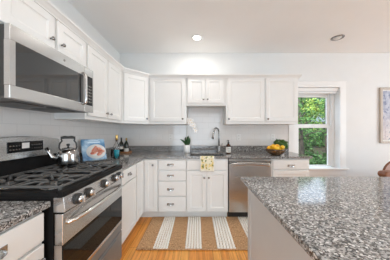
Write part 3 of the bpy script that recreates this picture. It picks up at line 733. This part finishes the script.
# ------------------------------------------------------------------ herb plant
hp = thing('potted_herb', 'bushy green herb in a white pot behind the fruit bowl', 'plant', (1.382, 2.86, CZ+.001))
bm = bmesh.new(); lathe(bm, [(0, 0), (.040, .001), (.043, .005), (.050, .082), (.047, .084), (.044, .072), (0, .070)], 24, closed=True); obj('pot', bm, M['ceramic'], hp)
def leafcards(n, fn, size, mi=None):
    vs, fs = [], []
    for _ in range(n):
        p, s = fn(); s *= size*random.uniform(.6, 1.3)
        d = Vector((random.gauss(0, 1), random.gauss(0, 1), random.gauss(0, .8)+.2)).normalized()
        u = d.cross(Vector((random.gauss(0, 1), random.gauss(0, 1), random.gauss(0, 1)))).normalized(); nn = u.cross(d)
        k = len(vs)
        vs += [p-d*s, p-u*s*.5+nn*s*.12, p+d*s, p+u*s*.5+nn*s*.12, p-nn*s*.08]
        fs += [(k, k+1, k+4), (k+1, k+2, k+4), (k+2, k+3, k+4), (k+3, k, k+4)]
    me = bpy.data.meshes.new('leaves'); me.from_pydata([tuple(v) for v in vs], [], fs); return me
def herb_pt():
    th = random.uniform(0, 2*PI); r = .10*random.random()**.5; z = .115+.085*random.random()
    return Vector((-.005+r*math.cos(th)*1.15, r*math.sin(th), z + .03*(1-r/.09) - .06*max(0, r-.055)/.035*random.random())), 1
me = leafcards(300, herb_pt, .026); me.materials.append(M['herb']); obj('foliage', me, None, hp)
bm = bmesh.new()
for i in range(9):
    a = 2*PI*i/9; tube(bm, [(.012*math.cos(a), .012*math.sin(a), .069), (.03*math.cos(a), .03*math.sin(a), .11), (.06*math.cos(a), .06*math.sin(a), .14)], .002, 6)
obj('stems', bm, M['herb'], hp)

# ------------------------------------------------------------------ tea towel over the counter edge
cf = YB-.655
sec = [(cf+.055, CZ+.003), (cf+.03, CZ+.003), (cf+.008, CZ+.004), (cf-.002, CZ+.001), (cf-.006, CZ-.008)] + [(cf-.007, CZ-.02-.188*i/10) for i in range(11)]
tx0, tx1 = .043, .243; nx = 16
bm = bmesh.new(); g_ = []
for j, (y, z) in enumerate(sec):
    hang = max(0, (CZ-z)/.2)
    g_.append([bm.verts.new((tx0+(tx1-tx0)*i/nx + .004*hang*math.sin(3*i/nx), y-.003*hang*(1+math.sin(i*.9)), z-.004*hang*i/nx)) for i in range(nx+1)])
for a, b in zip(g_, g_[1:]):
    for i in range(nx):
        f = bm.faces.new((a[i], b[i], b[i+1], a[i+1])); f.smooth = True
        if i == 0 or i == nx-1: f.material_index = 1
for f in bm.faces:
    if f.calc_center_median().z < CZ-.188: f.material_index = 1
tw = obj('tea_towel', bm, [M['towel'], M['towelhem']]); origin(tw, (.143, cf, CZ))
tw.modifiers.new('thick', 'SOLIDIFY').thickness = .002; tag(tw, 'cream tea towel with green and yellow print hanging over the sink counter edge', 'towel')

# ------------------------------------------------------------------ rug
rug = thing('striped_rug', 'brown jute and white striped rug on the wooden floor', 'rug', (-.65, 1.86, 0))
bx = [0, .173, .336, .520, .703, .867, 1.070, 1.245, 1.425, 1.60]; RL = .69
for i in range(len(bx)-1):
    x0, x1 = bx[i], bx[i+1]
    if i % 2 == 0:
        bm = bmesh.new(); n = 8
        box(bm, x0, x1, 0, RL, .001, .010)
        for k in range(n):
            c0 = x0+(x1-x0)*(k+.5)/n
            tube(bm, [(c0, RL*q/24, .009+.0012*math.sin(q*2.2+k*2)) for q in range(25)], (x1-x0)/n*.5, 6, .35)
        obj('jute_stripe', bm, M['jute'], rug)
    else:
        bj = obj('stripe_backing', B((x0+.0005, x1-.0005, 0, RL, .001, .0085)), M['jute'], rug)
        n = 6; bm = bmesh.new()
        for k in range(n):
            c0 = x0+(x1-x0)*(k+.5)/n
            tube(bm, [(c0+.0030*math.sin(q*PI*.5+k), RL*q/60, .012+.0015*math.sin(q*1.7)) for q in range(61)], (x1-x0)/n*.45, 6, .7)
        obj('white_cord_rows', bm, M['cord'], rug)
bm = bmesh.new(); tube(bm, [(0, 0, .009), (.8, -.002, .009), (1.6, 0, .009)], .008, 8); tube(bm, [(0, RL, .009), (1.6, RL, .009)], .008, 8); obj('edge_binding', bm, M['jute'], rug)

# ------------------------------------------------------------------ outlets
for x, lab in ((-.468, 'white wall outlet on the tile left of the orchid'), (.742, 'white wall outlet on the tile right of the soap bottle'), (1.352, 'white wall outlet on the tile above the fruit bowl')):
    o = thing('wall_outlet', lab, 'outlet', (x, YB-.0082, 1.165), 0, 'outlets on the tiled back wall')
    pl = obj('cover_plate', B((-.036, .036, -.006, 0, -.058, .058), bev=.002), M['white_plastic'], o)
    for z in (-.026, .026):
        s_ = obj('socket', B((-.016, .016, -.0085, -.0055, z-.014, z+.014), bev=.002), M['white_plastic'], o)
        obj('slots', B((-.008, -.005, -.0092, -.0084, z-.004, z+.007), (.005, .008, -.0092, -.0084, z-.004, z+.007), (-.002, .002, -.0092, -.0084, z-.011, z-.007)), M['slot'], s_)

# ------------------------------------------------------------------ roller blind
rb = thing('roller_blind', 'white roller blind rolled up at the top of the window', 'blind', ((WX0+WX1)/2, YB+.045, 2.0))
hwid = (WX1-WX0)/2-.017
obj('valance', B((-hwid, hwid, -.030, -.022, -.005, .050), (-hwid, hwid, -.022, .040, .044, .050), bev=.002), M['trim'], rb)
bm = bmesh.new(); tube(bm, [(-hwid+.01, .010, .015), (hwid-.01, .010, .015)], .022, 16); obj('roll', bm, M['wall'], rb)
obj('hem_bar', B((-hwid+.015, hwid-.015, -.015, -.005, -.045, -.006), bev=.003), M['wall'], rb)

# ------------------------------------------------------------------ framed picture
fp = thing('framed_painting', 'abstract blue and white painting in a pale wooden frame right of the window', 'painting', (3.62, YB-.001, 1.555))
FW, FH = .37, .495
fm = mat('pale_washed_wood', rough=.5); n = noise(fm, coords(fm, (30, 30, 3)), 1, 3); base(fm, ramp(fm, n, [(.3, (.45, .38, .32)), (.7, (.62, .55, .48))]))
obj('frame', B((-FW, -FW+.035, -.035, 0, -FH, FH), (FW-.035, FW, -.035, 0, -FH, FH), (-FW+.035, FW-.035, -.035, 0, -FH, -FH+.035), (-FW+.035, FW-.035, -.035, 0, FH-.035, FH), bev=.004), fm, fp)
obj('mat_board', B((-FW+.0355, FW-.0355, -.014, -.004, -FH+.0355, FH-.0355)), M['label'], fp)
art = mat('abstract_canvas', rough=.7)
tc = nd(art, 'ShaderNodeTexCoord'); sp = nd(art, 'ShaderNodeSeparateXYZ'); lk(art, tc.outputs['Object'], sp.inputs[0])
v = coords(art, (1.2, 1, 2)); n1 = noise(art, v, 7, 5, .65); n2 = noise(art, coords(art, (2, 1, 1), loc=(4, 2, 1)), 10, 4, .7)
mr = nd(art, 'ShaderNodeMapRange'); mr.inputs[1].default_value = -.35; mr.inputs[2].default_value = .1; lk(art, sp.outputs[2], mr.inputs[0])
topc = ramp(art, n1, [(.35, (.27, .30, .42)), (.5, (.44, .47, .56)), (.65, (.60, .61, .66))])
botc = ramp(art, n2, [(.35, (.50, .42, .44)), (.5, (.70, .64, .62)), (.65, (.76, .72, .68))])
mid = mixc(art, mr.outputs[0], botc, topc)
base(art, mixc(art, thresh(art, n2, .56, .62), mid, (.21, .24, .36)))
obj('canvas', B((-FW+.058, FW-.058, -.018, -.0145, -FH+.058, FH-.058)), art, fp)

# ------------------------------------------------------------------ armchair beyond the island
ac = thing('armchair', 'brown leather armchair seen over the far edge of the island, back to the room', 'chair', (2.97, 2.62, 0))
bm = bmesh.new(); poly = []
for i in range(9): a = PI/2+PI*i/8; poly.append((-.445+.046*math.cos(a), .690+.046*math.sin(a)))
for i in range(9): a = -PI/2+PI*i/8; poly.append((.445+.046*math.cos(a), .690+.046*math.sin(a)))
prism(bm, poly, -.33, -.22, 'y', .014); obj('back_rail', bm, M['leather'], ac)
obj('backrest', B((-.40, .40, -.31, -.235, .30, .643), bev=.015), M['leather'], ac)
obj('seat', B((-.385, .385, -.232, .30, .24, .42), bev=.03), M['leather'], ac)
for x in (-.44, .44): obj('arm', B((x-.05, x+.05, -.22, .30, .22, .50), bev=.03), M['leather'], ac)
for x in (-.42, .42):
    for y in (-.27, .27):
        bm = bmesh.new(); lathe(bm, [(.012, .001), (.022, .225), (.022, .32 if y < 0 else .225)], 12, (x*.95, y, 0)); obj('leg', bm, M['wood'], ac)
pw = thing('throw_pillow', 'round dusty pink pillow with brown rim on the armchair', 'pillow', (2.925, 2.545, .425))
bm = bmesh.new(); ball(bm, (0, 0, .215), .205, (1, .30, 1), 28); obj('cushion', bm, M['pink'], pw)
bm = bmesh.new(); tube(bm, [(.202*math.cos(2*PI*i/36), 0, .217+.202*math.sin(2*PI*i/36)) for i in range(37)], .014, 8); obj('piping', bm, M['leather'], pw)

# ------------------------------------------------------------------ recessed ceiling lights
def can(label, x, y, lit, dark=False):
    c = thing('recessed_ceiling_light', label, 'ceiling light', (x, y, ZC), 0, 'recessed lights in the ceiling')
    bm = bmesh.new(); lathe(bm, [(.055, -.001), (.085, -.001), (.085, -.005), (.078, -.010), (.060, -.010), (.055, -.006), (.055, -.001)], 32, closed=True); obj('trim_ring', bm, M['nickel' if dark else 'trim'], c)
    bm = bmesh.new()
    if dark: ball(bm, (.0, .0, -.004), .050, (1, 1, .45), 20)
    else: lathe(bm, [(0, -.005), (.054, -.005), (.054, -.002), (0, -.002)], 32)
    obj('lens', bm, M['lamp' if lit else 'lampoff'], c)
    if lit:
        l = bpy.data.lights.new('bulb', 'AREA'); l.shape = 'DISK'; l.size = .11; l.energy = CAN_W; l.color = (1, .97, .93)
        lo = bpy.data.objects.new('bulb', l); C.objects.link(lo); lo.parent = c; lo.location = (0, 0, -.013)
can('lit recessed light in the ceiling above the sink', 0, 2.60, True)
can('dark-ringed eyeball light in the ceiling nearest the window', 2.10, 2.60, False, True)
can('recessed ceiling light above the camera side of the aisle', 0, .55, True)
can('recessed ceiling light above the island, nearer the aisle', .95, .60, True)
can('recessed ceiling light above the near end of the island', 1.90, -.60, True)
can('recessed ceiling light far behind the aisle', 0, -1.4, True)

# ------------------------------------------------------------------ outside
def ground():
    bm = bmesh.new(); nx, ny = 30, 24; g = []
    for j in range(ny+1):
        r = []
        for i in range(nx+1):
            x = -6+30*i/nx; y = 3.6+30*j/ny
            r.append(bm.verts.new((x, y, -.3+max(0, y-6.5)*.2+random.uniform(-.08, .08))))
        g.append(r)
    for a, b in zip(g, g[1:]):
        for i in range(nx): bm.faces.new((a[i], a[i+1], b[i+1], b[i])).smooth = True
    m = mat('forest_floor', rough=.95); n = noise(m, coords(m), 2.5, 5, .7); base(m, ramp(m, n, [(.35, (.02, .018, .010)), (.5, (.045, .038, .02)), (.65, (.03, .06, .018))]))
    o = obj('hillside_ground', bm, m); o['kind'] = 'structure'
ground()
bark = mat('tree_bark', rough=.9); n = noise(bark, coords(bark, (8, 8, 1.5)), 3, 4); base(bark, ramp(bark, n, [(.3, (.05, .04, .03)), (.7, (.14, .115, .09))]))
def leafmat(name, a, b, c):
    m = mat(name, rough=.6); n = noise(m, coords(m), 2.2, 4, .7); base(m, ramp(m, n, [(.3, a), (.5, b), (.7, c)])); return m
LM = [leafmat('mid_green_leaves', (.03, .10, .02), (.09, .23, .05), (.24, .42, .11)), leafmat('yellow_green_leaves', (.12, .26, .04), (.32, .45, .08), (.55, .60, .16)), leafmat('deep_green_leaves', (.02, .07, .015), (.05, .14, .03), (.11, .24, .06))]
def gz(y): return -.3+max(0, y-6.5)*.2
def tree(lab, x, y, h, r, k, n, size, low=.25):
    t = thing('tree', lab, 'tree', (x, y, gz(y)-.05), 0, 'trees outside the window')
    bm = bmesh.new(); lean = random.uniform(-.25, .25)
    trunk = [(0, 0, 0), (lean*.3, 0, h*.3), (lean*.5, 0, h*.6), (lean, 0, h)]
    tube(bm, trunk, [.10, .08, .06, .02], 8); br = []
    for i in range(9):
        z = h*random.uniform(low, .85); a = random.uniform(0, 2*PI); L = r*random.uniform(.5, .95)
        p0 = Vector((lean*z/h, 0, z)); p2 = p0+Vector((math.cos(a)*L, math.sin(a)*L, L*.5)); br.append((p0, p2))
        tube(bm, [p0, (p0+p2)/2+Vector((0, 0, .1)), p2], [.035, .025, .012], 6)
    obj('trunk', bm, bark, t)
    cl = [(p2*random.uniform(.75, 1.0)+p0*0+Vector((0, 0, .1))) for p0, p2 in br] + [Vector((lean, 0, h*q)) for q in (.7, .85, 1.0)]
    cl += [p0+(p2-p0)*random.uniform(.3, .7) for p0, p2 in br]
    def fn():
        while 1:
            p = random.choice(cl)+Vector((random.gauss(0, .30), random.gauss(0, .30), random.gauss(0, .24)))*r*.55
            if abs(p.x) < r-size and abs(p.y) < r-size: return p, 1
    me = leafcards(n, fn, size); me.materials.append(LM[k]); obj('foliage', me, None, t)
tree('slender mid green tree outside, left half of the window view', 3.9, 6.4, 2.95, .85, 0, 700, .06, .3)
tree('leaning mid green tree outside, right half of the window view', 5.75, 7.6, 3.1, .85, 0, 650, .06, .3)
tree('low yellow green tree outside, just above the meeting rail', 6.0, 9.5, 2.6, .95, 1, 1500, .07, .45)
tree('yellow green tree outside, low in the right part of the window', 8.05, 9.9, 2.9, 1.0, 1, 1300, .07, .4)
tree('tall deep green tree farther up the slope', 7.3, 12.0, 3.2, 1.35, 2, 1600, .09)
tree('mid green tree at the right of the slope', 10.2, 12.4, 3.2, 1.45, 0, 1600, .10)
tree('tall mid green tree highest up the slope', 9.4, 15.6, 3.3, 1.7, 0, 1700, .12)
tree('yellow green tree highest up the slope', 14.5, 16.0, 3.4, 1.9, 1, 1800, .12)
SH = [('deep green shrub in front of the slender tree', 4.6, 5.3, .5, 2), ('mid green shrub outside near the lower right pane', 3.65, 8.0, .60, 0), ('deep green shrub low behind the slender tree', 5.05, 9.0 - .55, .62, 2),
      ('deep green shrub at the foot of the leaning tree', 7.3, 8.2, .62, 2), ('wide deep green shrub behind the yellow green trees', 6.4, 10.45+.65, .6, 2), ('mid green shrub between the two yellow green trees', 7.02, 8.95+1.1, .55, 0), ('deep green shrub up the slope', 8.55, 14.0, .75, 2), ('dark shrub beside the tall deep green tree', 8.65+.4, 11.6, .6, 2), ('deep green shrub close to the glass', 3.55, 5.0, .45, 2)]
for lab, x, y, r, k in SH:
    t = thing('shrub', lab, 'shrub', (x, y, gz(y)-.03), 0, 'shrubs outside the window')
    bm = bmesh.new()
    for q in range(7):
        a = 2*PI*q/7; tube(bm, [(0, 0, 0), (r*.3*math.cos(a), r*.3*math.sin(a), r*.6), (r*.6*math.cos(a), r*.6*math.sin(a), r*1.0)], [.02, .014, .006], 6)
    obj('stems', bm, bark, t)
    def fn():
        while 1:
            p = Vector((random.uniform(-1, 1), random.uniform(-1, 1), random.uniform(0, 1)))
            if p.length < 1: return Vector((p.x*(r-.06), p.y*(r-.06), p.z*r*2.3)), 1
    me = leafcards(1000, fn, .055); me.materials.append(LM[k]); obj('foliage', me, None, t)
hs = thing('house', 'pale blue house glimpsed through the trees outside the window', 'house', (14.0, 19.6, 2.4))
sid = mat('pale_blue_siding', rough=.7)
n = nd(sid, 'ShaderNodeTexWave'); n.bands_direction = 'Z'; n.inputs['Scale'].default_value = 3; lk(sid, coords(sid), n.inputs['Vector']); base(sid, ramp(sid, n.outputs['Fac'], [(.1, (.35, .42, .50)), (.4, (.52, .60, .68))]))
obj('wall', B((-2.2, 2.2, 0, 3, 0, 2.6)), sid, hs)
bm = bmesh.new(); prism(bm, [(-2.5, 2.6), (2.5, 2.6), (0, 3.5)], -.3, 3.3, 'y'); obj('roof', bm, M['slot'], hs)
for x, z in ((0, 1.75), (1.4, 1.75), (-1.4, 1.75)):
    wf = obj('window', B((x-.45, x+.45, -.05, 0, z-.6, z+.6)), M['trim'], hs)
    obj('pane', B((x-.36, x-.02, -.06, -.05, z-.5, z+.5), (x+.02, x+.36, -.06, -.05, z-.5, z+.5)), M['blackglass'], wf)
